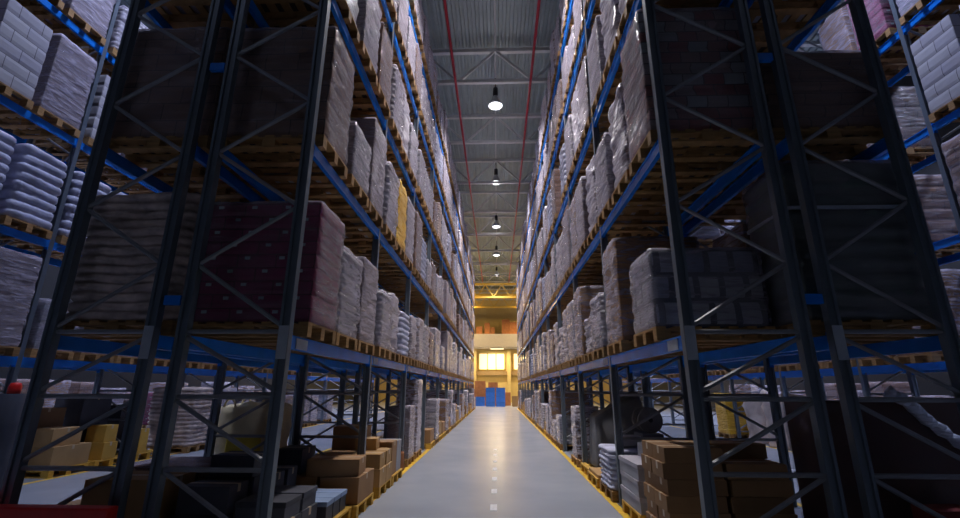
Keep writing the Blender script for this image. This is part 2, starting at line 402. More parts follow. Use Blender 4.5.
def rack(key, label):
    ax, bx, y0, nb, _p, lv = ROWS[key]; s = 1 if bx > ax else -1
    t = thing('pallet_rack', label, 'rack', (ax, y0, 0))
    br = bracing_mesh(0, bx - ax)
    far = MB(); made = 0; low = []
    for k in range(nb + 1):
        y = BAY * k
        u1 = link('upright', UP_ME, t, (s * .05, y, 0)); u2 = link('upright', UP_ME, t, (bx - ax - s * .05, y, 0))
        if k == 0: ups = (u1, u2)
        link('bracing', br, t, (0, y, 0))
        if k == nb: break
        for z in lv:
            for x in (s * .034, bx - ax - s * .034):
                if made < 98:
                    o = link('beam', BEAM_ME, t, (x, y + .08, z)); made += 1
                    if z == lv[0] and x == s * .034: low.append(o)
                else: far.add([(q[0] + x, q[1] + y + .08, q[2] + z) for q in BEAM.v], BEAM.f)
    if far.v:
        o = link('beam', far.mesh('far_beams', M['beam']), t); o['kind'] = 'stuff'
    if key[1] in '12':
        link('location_plate', PLATE_ME, ups[0 if key[1] == '1' else 1], (0, -.004, 1.78), 0, 'pale grey blank plate on the upright')
    if key[1] == '1':
        for k in range(5): link('shelf_plate', PLATEB_ME, low[k], (-s * .029, .24, -.055), 0, 'pale plate on the lowest shelf beam')
        for z in (2.28, 4.9, 7.5):
            for k in range(4): link('row_spacer', SPACER_ME, t, (bx - ax + s * (.103 if key == 'L1' else .088), BAY * k + .04, z), 0, 'short blue spacer to the rack behind')
    return t
rack('L1', 'tall steel pallet rack with blue beams along the left of the middle aisle')
rack('R1', 'tall steel pallet rack with blue beams along the right of the middle aisle')
rack('L2', 'steel pallet rack standing back to back behind the left aisle rack')
rack('R2', 'steel pallet rack standing back to back behind the right aisle rack')
rack('L3', 'steel pallet rack across the left side aisle, bright blue beams, left edge of view')
rack('R3', 'steel pallet rack across the right side aisle, bright blue beams, right edge of view')

# ------------------------------------------------------------------ pallets and loads
def pallet_mesh(name, m, dx=1.2, dy=.8):
    b = MB()   # boards run along y on top of three x stringer boards, nine blocks, three bottom boards
    for i in range(7):
        x = -dx / 2 + .05 + i * (dx - .1) / 6; b.box(x - .05, x + .05, -dy / 2, dy / 2, .122, .144)
    for y in (-dy / 2 + .05, 0, dy / 2 - .05):
        b.box(-dx / 2, dx / 2, y - .05, y + .05, .1, .1225)
        b.box(-dx / 2, dx / 2, y - .05, y + .05, 0, .022)
        for x in (-dx / 2 + .07, 0, dx / 2 - .07): b.box(x - .07, x + .07, y - .05, y + .05, .0215, .1005)
    return b.mesh(name, m)
PAL_ME = pallet_mesh('pallet', M['wood']); PALY_ME = pallet_mesh('pallet_yellow', M['yellow_wood'])
PT = .144

def rr(dx, dy, r, ns=7, nc=3):
    """rounded rectangle, points counter-clockwise with outward normals"""
    out = []; hx, hy = dx / 2 - r, dy / 2 - r
    cs = [(hx, hy, 0), (-hx, hy, PI / 2), (-hx, -hy, PI), (hx, -hy, 3 * PI / 2)]
    for i, (cx, cy, a0) in enumerate(cs):
        for k in range(nc + 1):
            a = a0 + PI / 2 * k / nc; out.append((cx + r * math.cos(a), cy + r * math.sin(a), math.cos(a), math.sin(a)))
        nx, ny, na = cs[(i + 1) % 4]; p = out[-1]; q = (nx + r * math.cos(na), ny + r * math.sin(na))
        for k in range(1, ns): out.append((p[0] + (q[0] - p[0]) * k / ns, p[1] + (q[1] - p[1]) * k / ns, p[2], p[3]))
    return out
def load_mb(dx, dy, h, layers=1, bulge=.0, seam=.0, r=.02, jit=.0, seed=0, per=4, top_in=.0, dome=.0, open_bottom=False, lumps=None, freq=3.):
    ring = rr(dx, dy, r); n = len(ring); b = MB(); rows = []
    lh = h / layers
    for L in range(layers):
        for k in range(per + 1):
            if k == 0 and L: continue
            t = k / per; off = bulge * math.sqrt(max(0, math.sin(PI * t))) - (seam if (k in (0, per)) else 0)
            rows.append((L * lh + t * lh, off, L))
    vs = []
    for z, off, L in rows:
        lo = (noise.noise(Vector((L * 3.7 + seed, seed * 1.3, 0.5)))) * jit * 1.2
        tp = top_in * max(0, (z / h - .93) / .07)
        for x, y, nx, ny in ring:
            p = Vector((x * freq + seed * 5.1, y * freq, z * freq * 1.4))
            d = off + jit * noise.noise(p) + jit * .5 * noise.noise(p * 2.7) - tp
            if lumps: d += lumps * (abs(math.sin((x + y) * 2 * PI / .42 + L * 1.6)) - .6)
            vs.append((x + nx * d + lo * .4, y + ny * d + lo * .4, z + (noise.noise(p * .7) * jit if 0 < z else 0)))
    m = len(rows)
    fs = [(k * n + i, k * n + (i + 1) % n, (k + 1) * n + (i + 1) % n, (k + 1) * n + i) for k in range(m - 1) for i in range(n)]
    # top: two shrinking rings and a centre
    base = (m - 1) * n
    for q in (.8, .4):
        for i in range(n):
            x, y, z = vs[base + i]; p = Vector((x * 4 + seed, y * 4, 2.2))
            vs.append((x * q, y * q, h + dome * (1 - q * q) + jit * .8 * noise.noise(p)))
    for k in range(m - 1, m + 1):
        fs += [(k * n + i, k * n + (i + 1) % n, (k + 1) * n + (i + 1) % n, (k + 1) * n + i) for i in range(n)]
    vs.append((0, 0, h + dome)); c = len(vs) - 1
    fs += [((m + 1) * n + i, (m + 1) * n + (i + 1) % n, c) for i in range(n)]
    if not open_bottom: fs.append(tuple(range(n - 1, -1, -1)))
    b.add(vs, fs); return b

# a design: object name, label words, goods mesh name + mesh, wrap mesh or None, extra parts
DESIGN = {}
def design(key, name, words, cat, goods_name, g, gm, film=None, smooth=True, h=1.4, dx=1.2, dy=.8, extra=None, fjit=.02, pal=PAL_ME):
    gme = g.mesh(goods_name, gm, smooth)
    wme = None
    if film:
        wme = load_mb(dx + .03, dy + .03, h + .012, max(2, int(h / .22)), .008, .006, .045, fjit, seed=len(DESIGN) + 2, per=3, open_bottom=True, freq=5.).mesh('stretch_wrap', film, True)
    DESIGN[key] = (name, words, cat, goods_name, gme, wme, extra, pal)
lm = load_mb
design('white_cartons', 'wrapped_pallet', 'white film-wrapped cartons', 'wrapped pallet', 'goods', lm(1.16, .76, 1.45, 6, .004, .010, .015, .012, 1), M['cartons_white'], M['film'], False, 1.45, 1.16, .76, fjit=.009)
design('white_cartons_b', 'wrapped_pallet', 'pale film-wrapped boxes', 'wrapped pallet', 'goods', lm(1.16, .78, 1.25, 5, .004, .012, .02, .02, 2), M['panel_white'], M['film'], False, 1.25, 1.16, .78, fjit=.016)
design('brown_cartons', 'wrapped_pallet', 'brown cartons under clear film', 'wrapped pallet', 'goods', lm(1.16, .76, 1.4, 6, .004, .012, .012, .01, 3), M['cartons_brown'], M['film_clear'], False, 1.4, 1.16, .76)
design('sacks', 'sack_pallet', 'grey-white stacked sacks', 'sack pallet', 'sack_stack', lm(1.12, .74, 1.35, 10, .026, .010, .07, .022, 4, 4, dome=.03, lumps=.010), M['sacks'], M['film_thin'], True, 1.36, 1.17, .78, fjit=.025)
design('sacks_blue', 'sack_pallet', 'bluish white stacked sacks', 'sack pallet', 'sack_stack', lm(1.14, .76, 1.3, 8, .034, .012, .07, .02, 5, 5, dome=.03, lumps=.012), M['sacks_blue'])
design('sacks_tan', 'sack_pallet', 'pinkish tan stacked sacks', 'sack pallet', 'sack_stack', lm(1.12, .74, 1.45, 14, .03, .012, .07, .03, 6, 4, dome=.02, lumps=.016), M['sacks_tan'], None)
design('hood', 'hooded_pallet', 'load under a white plastic hood', 'hooded pallet', 'goods', lm(1.06, .66, 1.4, 3, .0, .004, .03, .01, 7), M['cartons_brown'], M['film_thick'], False, 1.5, 1.09, .70, fjit=.034)
design('hood_b', 'hooded_pallet', 'tall load under a crumpled hood', 'hooded pallet', 'goods', lm(1.07, .68, 1.55, 4, .0, .004, .03, .01, 8), M['kraft'], M['film_thick'], False, 1.62, 1.1, .72, fjit=.03)
design('panel', 'boxed_pallet', 'smooth pale boxed load', 'boxed pallet', 'goods', lm(1.16, .77, 1.5, 1, 0, 0, .012, .004, 9), M['mauve'], M['film'], False, 1.5, 1.16, .78, fjit=.012)
design('panel_grey', 'boxed_pallet', 'low grey boxed load', 'boxed pallet', 'goods', lm(1.16, .77, .85, 2, 0, .006, .012, .004, 10), M['panel_grey'], M['film'], False, .85, 1.16, .78, fjit=.012)
design('yellow', 'wrapped_pallet', 'yellow film-wrapped load', 'wrapped pallet', 'goods', lm(1.14, .74, 1.45, 4, .004, .01, .02, .01, 12), M['kraft_yellow'], M['film_yellow'], False, 1.47, 1.16, .76)
design('tallbrown', 'boxed_pallet', 'tall brown box in loose film', 'boxed pallet', 'goods', lm(1.12, .74, 1.5, 1, 0, 0, .012, .006, 13), M['kraft'], M['film'], False, 1.5, 1.14, .76, fjit=.03)

design('grid', 'carton_pallet', 'unwrapped grey-white cartons', 'carton pallet', 'carton_stack', lm(1.16, .77, 1.44, 6, .0, .007, .012, .004, 19), M['cartons_white'], None, False)
design('banded', 'wrapped_pallet', 'white cases with dark bands', 'wrapped pallet', 'goods', lm(1.13, .79, 1.08, 3, .003, .014, .03, .006, 14, 6, dome=.01), M['cases_banded'], M['film_thin'], True, 1.08, 1.15, .80, fjit=.014)
def dots(parent):
    for (y, x, z) in [(-.385, a + (.1 if r % 2 else -.1), .1 + .16 * r) for r in range(9) for a in (-.38, -.02, .34)]:
        link('shipping_mark', DOT_ME, parent, (x, y, z), 0, 'small pale label on burgundy carton')
DOT_ME = boxmesh('shipping_mark', .055, .006, .035, M['plate'])
design('burgundy', 'wrapped_pallet', 'burgundy cartons with pale labels', 'wrapped pallet', 'goods', lm(1.18, .76, 1.46, 9, .003, .008, .012, .008, 15), M['cartons_burgundy'], M['film_clear'], False, 1.46, 1.19, .77, extra=dots, fjit=.014)
design('redgrey', 'wrapped_pallet', 'red and grey printed cartons', 'wrapped pallet', 'goods', lm(1.16, .76, 1.5, 6, .004, .01, .012, .008, 16), M['cartons_redgrey'], M['film_clear'], False, 1.5, 1.16, .76)
design('tarp', 'wrapped_pallet', 'green-grey sheeted boards, pale strap', 'wrapped pallet', 'goods', lm(1.12, .75, 1.5, 10, .016, .016, .02, .012, 17), M['tarp'], M['film_clear'], True, 1.5, 1.14, .77,
       extra=lambda p: link('strap', load_mb(1.19, .82, .03, 1, 0, 0, .03, 0).mesh('strap', M['plate']), p, (0, 0, 1.02), 0, 'pale strap round the load'))
USED = {}
def load(key, label, loc, rz=0, hz=1., sx=1., group=None, yellow=False):
    name, words, cat, gname, gme, wme, extra, pal = DESIGN[key]
    t = thing(name, label, cat, loc, rz, group)
    link('pallet', PALY_ME if yellow else pal, t)
    g = link(gname, gme, t, (0, 0, PT)); g.scale = (1, sx, hz)
    if wme:
        q = link('stretch_wrap', wme, t, (0, 0, PT)); q.scale = (1, sx, hz)
    if extra: extra(g)
    USED[key] = USED.get(key, 0) + 1
    return t

MIX = ['white_cartons'] * 4 + ['white_cartons_b'] * 3 + ['sacks'] * 4 + ['hood'] * 4 + ['hood_b'] * 3 + ['panel'] * 4 + ['brown_cartons'] * 4 + ['tallbrown'] * 2 + ['sacks_blue'] * 3 + ['panel_grey'] * 2 + ['sacks_tan']
SPECIAL = {
 ('L1', 1, 0): [('burgundy', .10, .87), ('sacks', .06, .77), ('panel', .02, .77)], ('L1', 1, 1): [('sacks', 0, .66), ('hood', 0, .70), ('sacks_blue', 0, .66)], ('L1', 1, 2): [('hood', 0, .62), ('hood_b', 0, .62), ('sacks', 0, .7)],
 ('L1', 2, 0): [('brown_cartons', .02, 1.03), ('panel_grey', .05, .9), ('panel', .02, .93)], ('L1', 2, 1): ['sacks', 'yellow', 'panel'], ('L1', 3, 0): ['hood', 'white_cartons', 'brown_cartons'],
 ('L1', 3, 1): ['sacks', 'hood', 'white_cartons_b'],
 ('R1', 1, 0): [('banded', .45, .77), None, ('tallbrown', .0, .95)], ('R1', 1, 1): [('sacks', .03, .62), ('hood', 0, .42), ('tallbrown', 0, .9)], ('R1', 2, 0): [('redgrey', 0, 1.05), 'hood', 'white_cartons_b'],
 ('R1', 2, 1): ['hood', 'panel', 'tallbrown'], ('R1', 3, 0): ['hood_b', 'hood', 'white_cartons'], ('R1', 3, 1): ['panel', 'hood_b', 'white_cartons'],
 ('L2', 1, 0): [('sacks_tan', 0, .93), 'sacks', 'brown_cartons'], ('L2', 2, 0): [('brown_cartons', 0, 1.03), 'white_cartons', 'sacks'],
 ('R2', 1, 0): [('tarp', 0, 1.08), 'tallbrown', 'brown_cartons'], ('R2', 2, 0): [('brown_cartons', 0, .68), 'white_cartons', 'tallbrown'],
 ('L3', 1, 1): ['panel_grey', 'panel_grey', 'white_cartons_b'], ('L3', 1, 0): ['panel', 'panel', 'panel'], ('L3', 2, 1): ['sacks_blue', 'sacks_blue', 'sacks'], ('L3', 2, 0): ['sacks_blue', 'sacks_blue', 'sacks_blue'],
 ('L3', 3, 0): ['panel', 'grid', 'panel'], ('L3', 3, 1): ['grid', 'panel', 'sacks'],
 ('R3', 3, 0): ['grid', 'grid', 'grid'], ('R3', 2, 0): ['grid', 'tallbrown', 'brown_cartons'],
 ('R3', 1, 1): [None, 'tallbrown', 'brown_cartons'], ('R3', 2, 1): [None, 'brown_cartons', 'hood'], ('R3', 3, 1): [None, 'brown_cartons', 'tallbrown'], ('R3', 4, 1): ['burgundy', 'tallbrown', None],
}
PLACE = ['near', 'middle', 'far']
def fill(key, bays, levels, skip=.0):
    ax, bx, y0, nb, phrase, lv = ROWS[key]; xm = (ax + bx) / 2
    for li in levels:
        for bi in range(bays):
            ch = SPECIAL.get((key, li, bi))
            for p in range(3):
                k = ch[p] if ch else rnd.choice(MIX)
                hz = rnd.uniform(.60, .98); off = 0.
                if isinstance(k, tuple): k, off, hz = k
                elif ch: hz = 1. if key[1] == '3' else .86
                elif li == 4: hz = min(hz, .84)
                j, rz, sx = rnd.uniform(-.015, .015), rnd.uniform(-.014, .014), rnd.uniform(.93, .98)
                if k is None or (not ch and rnd.random() < skip): continue
                if ch and bi == 0 and key[1] in '12': rz *= .3
                lab = '%s, %s, %s shelf, %s bay, %s place' % (DESIGN[k][1], phrase, ORD[li - 1], ORD[bi], PLACE[p])
                s = 1 if bx > ax else -1
                load(k, lab, (xm + j, y0 + BAY * bi + .08 + .46 + .9 * p + off, lv[li - 1] + BH / 2 + .002), rz + (PI if rnd.random() < .5 and k not in ('burgundy', 'tarp') else 0), hz, sx)
fill('L1', NB, (1, 2, 3, 4, 5), .05)
fill('R1', NB, (1, 2, 3, 4, 5), .05)
fill('L2', 5, (1, 2, 3), .1)
fill('R2', 5, (1, 2, 3), .1)
fill('L3', 6, (1, 2, 3, 4), .08)
fill('R3', 6, (1, 2, 3, 4), .08)
# ------------------------------------------------------------------ things on the floor
def floor_pallet(x, y, label, yellow=True, rz=0.):
    return solid('wooden_pallet', PALY_ME if yellow else PAL_ME, label, 'pallet', (x, y, 0), rz)
CART = {}
def carton(x, y, z, sx, sy, sz, mk, label, rz=0., tape=True, group=None, name='carton', cat='box'):
    k = (round(sx, 2), round(sy, 2), round(sz, 2), mk)
    if k not in CART:
        bx_ = boxmesh(name, sx, sy, sz, M[mk], .006)
        t = MB(); t.box(-sx / 2 - .0008, sx / 2 + .0008, -.025, .025, sz - .07, sz + .0005)
        CART[k] = (bx_, t.mesh('tape_strip', M['tape']))
    o = solid(name, CART[k][0], label, cat, (x, y, z), rz, group)
    if tape: link('tape_strip', CART[k][1], o)
    return o
def lidded(x, y, z, sx, sy, sz, lid, body, label, rz=0.):
    o = carton(x, y, z, sx, sy, sz - .03, body, label, rz, False, name='lidded_box')
    l = MB(); l.box(-sx / 2 - .008, sx / 2 + .008, -sy / 2 - .008, sy / 2 + .008, 0, .05)
    link('lid', l.mesh('lid', M[lid], bevel=.005), o, (0, 0, sz - .048), 0, 'paler lid')
    return o

# ---- left aisle rack, floor, first bay
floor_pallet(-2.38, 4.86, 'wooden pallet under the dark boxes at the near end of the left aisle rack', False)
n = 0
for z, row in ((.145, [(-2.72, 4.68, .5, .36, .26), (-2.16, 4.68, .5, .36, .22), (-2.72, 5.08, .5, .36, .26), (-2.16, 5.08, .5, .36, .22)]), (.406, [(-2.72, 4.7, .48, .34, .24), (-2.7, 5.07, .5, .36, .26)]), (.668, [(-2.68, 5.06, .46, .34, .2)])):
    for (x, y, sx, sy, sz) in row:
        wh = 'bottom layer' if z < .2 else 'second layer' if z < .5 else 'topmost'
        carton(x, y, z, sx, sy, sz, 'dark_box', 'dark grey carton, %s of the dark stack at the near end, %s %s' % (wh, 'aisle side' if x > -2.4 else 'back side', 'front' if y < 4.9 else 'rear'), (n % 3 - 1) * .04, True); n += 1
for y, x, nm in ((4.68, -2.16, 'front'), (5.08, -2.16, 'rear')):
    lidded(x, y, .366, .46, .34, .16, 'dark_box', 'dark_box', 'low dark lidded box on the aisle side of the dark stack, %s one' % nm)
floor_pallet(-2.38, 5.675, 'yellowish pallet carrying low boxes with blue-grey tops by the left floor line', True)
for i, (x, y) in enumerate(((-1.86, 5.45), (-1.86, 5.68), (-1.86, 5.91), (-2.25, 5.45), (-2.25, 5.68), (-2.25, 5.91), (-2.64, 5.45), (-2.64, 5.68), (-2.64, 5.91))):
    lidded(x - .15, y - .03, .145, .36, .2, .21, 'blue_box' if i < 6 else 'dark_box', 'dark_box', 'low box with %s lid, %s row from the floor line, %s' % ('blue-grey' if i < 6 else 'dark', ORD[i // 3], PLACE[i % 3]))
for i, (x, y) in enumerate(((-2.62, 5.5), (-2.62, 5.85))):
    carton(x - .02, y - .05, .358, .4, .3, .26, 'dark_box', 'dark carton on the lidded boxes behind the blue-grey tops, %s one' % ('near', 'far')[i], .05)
floor_pallet(-2.32, 6.48, 'yellow pallet under plain brown cartons before the second left upright', True)
carton(-1.98, 6.50, .145, .5, .72, .31, 'kraft', 'wide brown carton at the bottom of the pile before the second left upright, aisle side')
carton(-2.56, 6.50, .145, .58, .72, .31, 'kraft', 'wide brown carton at the bottom of the pile before the second left upright, back side')
carton(-2.1, 6.38, .458, .66, .44, .2, 'kraft', 'brown carton lying on top of the pile before the second left upright, near one', .08)
carton(-2.2, 6.74, .458, .4, .22, .14, 'kraft_light', 'small flat carton on the brown pile, against the second left upright')
carton(-2.72, 6.5, .459, .36, .5, .3, 'dark_box', 'dark carton at the back of the brown pile, first bay', .04)
# second bay
floor_pallet(-2.32, 7.58, 'yellow pallet under light brown cartons just past the second left upright', True)
for i, y in enumerate((7.37, 7.78)):
    carton(-1.95, y, .145, .46, .39, .24, 'kraft_light', 'light brown carton, bottom row past the second left upright, %s' % ('near', 'far')[i])
    carton(-1.96, y + .01, .387, .44, .38, .2, 'kraft_light', 'light brown carton, second row past the second left upright, %s' % ('near', 'far')[i], .03)
    carton(-2.5, y, .145, .56, .39, .4, 'kraft', 'brown carton behind the light brown rows, %s one' % ('near', 'far')[i])
carton(-2.1, 7.78, .589, .34, .34, .17, 'kraft_light', 'small light carton on top of the rows past the second left upright', .1)
floor_pallet(-2.32, 8.45, 'yellow pallet under brown and mauve boxes in the second left bay', True)
for i, (y, mk, h) in enumerate(((8.24, 'kraft', .52), (8.62, 'panel_grey', .5))):
    carton(-2.0, y, .145, .5, .36, h, mk, '%s box standing upright in the second left bay by the floor line' % ('brown', 'mauve grey')[i])
carton(-2.55, 8.44, .145, .5, .6, .75, 'kraft', 'tall brown carton behind the mauve box in the second left bay')
b = MB(); b.lathe([(.0, 0), (.17, 0), (.18, .03), (.16, .3), (.165, .33), (.15, .33), (.14, .05), (.0, .04)], 20, cap=False)
t = solid('bucket', b.mesh('bucket', M['orange'], True), 'small orange bucket on the floor beside the left yellow line', 'bucket', (-1.99, 9.5, 0))
h = MB(); pts = [(.165 * math.cos(a), 0, .32 + .16 * math.sin(a)) for a in [PI * i / 10 for i in range(11)]]
for p, q in zip(pts, pts[1:]): h.bar(p, q, .006, 5)
link('handle', h.mesh('handle', M['brace']), t)
def tall(key, x, y, label, hz, sx=1., rz=0., wx=1.):
    t = load(key, label, (x, y, 0), rz, hz, sx); t.scale.x = wx
    return t
tall('panel', -2.06, 10.26, 'short white wrapped load on the floor behind the orange bucket', .68, .75, 0, .4)
tall('hood_b', -2.1, 11.3, 'tall white hooded load on the floor at the third left upright', .97, .8, 0, .45)
# deeper bays, left
GM = ['white_cartons', 'brown_cartons', 'panel_grey', 'hood', 'tallbrown', 'sacks', None, 'kraft', 'kraft', 'kraft', None]
GW = {'white_cartons': 'white film-wrapped cartons', 'brown_cartons': 'brown film-wrapped cartons', 'panel_grey': 'low grey boxed load', 'hood': 'white hooded load', 'tallbrown': 'tall brown box', 'sacks': 'stacked pale sacks'}
def deep(sd, xs, y0, bays, phrase):
    for bi in bays:
        for p in range(3):
            k = rnd.choice(GM); y = y0 + BAY * bi + .1 + .45 + .9 * p
            if k is None: continue
            where = 'on floor under %s, %s bay, %s' % (phrase.replace(' aisle rack', ' rack'), ORD[bi], PLACE[p])
            if k == 'kraft':
                floor_pallet(xs, y, 'yellow pallet of loose cartons %s' % where, True)
                hgt = rnd.uniform(.25, .5)
                mk = rnd.choice(['kraft', 'kraft_light', 'kraft'])
                carton(xs - sd * .32, y, .145, .5, .7, hgt, mk, 'plain carton %s place, aisle side' % where)
                carton(xs + sd * .28, y, .145, .56, .7, hgt + .2, 'kraft', 'plain carton %s place, back side' % where)
                if rnd.random() < .6: carton(xs - sd * .3, y, .147 + hgt, .4, .5, .22, 'kraft_light', 'upper carton %s place' % where, .06)
            else:
                load(k, GW[k] + ' ' + where, (xs, y, 0), rnd.uniform(-.03, .03), rnd.uniform(.5, .95), 1)
deep(-1, -2.34, YL, range(3, NB), 'left aisle rack')
# ---- right aisle rack, floor
floor_pallet(2.22, 5.1, 'yellow pallet under the tall stack of flat brown cartons on the right', True)
for r in range(6):
    for j, y in enumerate((4.93, 5.28)):
        for i, x in enumerate((1.86, 2.46)):
            if r == 5 and i == 1 and j == 0: continue
            carton(x + (.012 if r % 2 else -.01), y, .145 + .141 * r, .56, .335, .14, 'kraft', 'flat brown carton, %s layer of the right near stack, %s row, %s side' % (ORD[r], ('near', 'far')[j], ('aisle', 'back')[i]), (.02, -.015, .01)[r % 3])
floor_pallet(2.22, 6.25, 'yellow pallet under the three-tier grey boxes on the right', True)
for r in range(3):
    for i, x in enumerate((1.88, 2.44)):
        lidded(x, 6.25, .145 + .178 * r, .5, .80, .175, 'panel_white', 'grey_box', 'flat grey box with paler lid, %s tier of the grey stack, %s side' % (ORD[r], ('aisle', 'back')[i]), (.01, -.012, .015)[r])
carton(2.0, 6.45, .69, .3, .16, .17, 'grey_box', 'small grey box on the grey stack, aisle side', .2, False)
carton(2.28, 6.2, .69, .34, .24, .15, 'panel_grey', 'small grey tray on the grey stack, back side', -.1, False)
tall('sacks_blue', 2.2, 7.5, 'short lilac wrapped bundle beside the second right upright', .42, .9)
carton(1.95, 7.35, .722, .3, .24, .14, 'grey_box', 'small box on the lilac wrapped bundle', .15, False)
floor_pallet(2.18, 8.42, 'yellow pallet under a flat tan board, second right bay', True)
solid('board', boxmesh('board', 1.14, .78, .05, M['kraft_light'], .005), 'flat tan board lying on a pallet beside the right yellow line', 'board', (2.18, 8.42, .145))
floor_pallet(2.22, 9.3, 'yellow pallet carrying a grey sheeted heap, second right bay', True)
tp = MB(); nx, ny = 22, 14; vs = []
for i in range(nx + 1):
    for j in range(ny + 1):
        u, v = i / nx, j / ny
        x = -.46 + 1.02 * u; y = -.43 + .86 * v
        e = min(1, min(v, 1 - v) * 6) * min(1, (1 - u) * 8)
        z = (.85 + .55 * u ** .9) * (.45 + .55 * e) + .05 * noise.noise(Vector((x * 4, y * 4, 3.1)))
        vs.append((x, y, max(.01, z if u > .02 else .02)))
fs = [(i * (ny + 1) + j, (i + 1) * (ny + 1) + j, (i + 1) * (ny + 1) + j + 1, i * (ny + 1) + j + 1) for i in range(nx) for j in range(ny)]
tp.add(vs, fs)
q = MB(); q.add(tp.v, tp.f); nn = len(vs)
low = [(x, y, 0) for x, y, z in vs]; q.add(low, [tuple(reversed(f)) for f in fs])
edge = [i * (ny + 1) for i in range(nx + 1)] + [nx * (ny + 1) + j for j in range(1, ny + 1)] + [i * (ny + 1) + ny for i in range(nx - 1, -1, -1)] + [j for j in range(ny - 1, 0, -1)]
q.f += [(a, c, c + nn, a + nn) for a, c in zip(edge, edge[1:] + edge[:1])]
solid('tarpaulin_heap', q.mesh('tarpaulin_heap', M['tarp_grey'], True), 'grey tarpaulin heap sloping up to the back of the second right bay', 'tarpaulin', (2.24, 9.3, .145))
tall('hood', 1.88, 10.45, 'white hooded load of medium height by the third right upright', .68, .75, 0, .45)
deep(1, 2.22, YR, range(3, NB), 'right aisle rack')
# cable drum on a crate behind the grey stack
carton(2.55, 8.3, .2, .34, .5, .62, 'dark_box', 'dark crate under the cable drum in the second right bay', 0, False, name='crate')
dm = MB()
for y in (-.2, .15): 
    o_ = len(dm.v); n = 28
    ring = [(.34 * math.cos(2 * PI * i / n), .34 * math.sin(2 * PI * i / n)) for i in range(n)]
    dm.add([(x, y, z) for x, z in ring] + [(x, y + .05, z) for x, z in ring], [(i, (i + 1) % n, n + (i + 1) % n, n + i) for i in range(n)] + [tuple(range(n - 1, -1, -1)), tuple(range(n, 2 * n))])
dt = solid('cable_drum', dm.mesh('cable_drum', M['drum_wood']), 'round grey cable drum standing on a dark crate behind the grey boxes', 'drum', (2.55, 8.3, 1.03))
dt.scale = (.6, .9, .6)
cm = MB(); cm.bar((0, -.15, 0), (0, .15, 0), .24, 24); coil = link('cable_coil', cm.mesh('cable_coil', M['black']), dt, (0, 0, 0), 0, 'black coil of cable')
hb = MB(); hb.bar((0, -.215, 0), (0, .21, 0), .06, 16); link('hub', hb.mesh('hub', M['black']), coil)

# ---- back-to-back racks, floor
floor_pallet(-3.68, 4.86, 'wooden pallet under a big brown carton near the red guard', False)
carton(-3.5, 4.78, .145, .74, .5, .55, 'kraft_light', 'big brown carton on a pallet just behind the left frames near the red guard', .06)
carton(-4.06, 4.9, .145, .3, .5, .3, 'kraft', 'small brown carton beside the big one near the red guard')
bag = lm(.95, .85, 1.22, 1, .0, 0, .22, .09, 31, 14, .0, .08, lumps=.0, freq=2.2)
t = thing('bulk_bag', 'big cream bulk bag with a yellow print behind the left frames', 'bag', (-4.0, 7.75, 0), .1)
body = link('bag_body', bag.mesh('bag_body', M['cream_bag'], True), t)
link('print_patch', load_mb(.5, .9, .26, 1, 0, 0, .03, 0.).mesh('print_patch', M['yellow_print']), body, (.06, -.03, .55), 0, 'yellow printed patch')
for sx in (-1, 1):
    for sy in (-1, 1):
        lp = MB(); pts = [(sx * (.28 + .09 * math.cos(a)), sy * .3, 1.2 + .16 * math.sin(a)) for a in [PI * i / 8 for i in range(9)]]
        for p_, q_ in zip(pts, pts[1:]): lp.bar(p_, q_, .018, 5)
        link('lifting_loop', lp.mesh('lifting_loop', M['cream_bag']), body)
tall('brown_cartons', -3.7, 5.75, 'low brown wrapped load between the left frames and the cream bag', .38)
# dark crate under film on the right
t = thing('wrapped_crate', 'big dark brown crate under loose clear film behind the right frames', 'crate', (3.95, 5.06, 0))
link('crate_body', boxmesh('crate_body', 1.6, .6, 1.42, M['dark_crate'], .01), t)
sheet = link('film_sheet', load_mb(1.63, .63, 1.46, 5, .004, .004, .03, .02, 41, 4, open_bottom=True, freq=4).mesh('film_sheet', M['film_dusty']), t, (0, 0, .0))
fr = MB(); prev = None
for i in range(15):
    u = i / 14; p = Vector((-.22 + .66 * u, -.39 - .03 * math.sin(u * 9), 1.52 - .62 * u + .05 * math.sin(u * 3)))
    if prev is not None: fr.bar(prev, p, .035 + .03 * abs(math.sin(i * 1.7)), 7, .035 + .03 * abs(math.sin((i + 1) * 1.7)))
    prev = p
link('film_fold', fr.mesh('film_fold', M['film_shiny'], True), sheet, (0, 0, 0), 0, 'shiny bunched film running down the front')
carton(3.86, 4.48, .0, .4, .28, .56, 'red_box', 'dull red carton on the floor before the dark crate', .05, False)

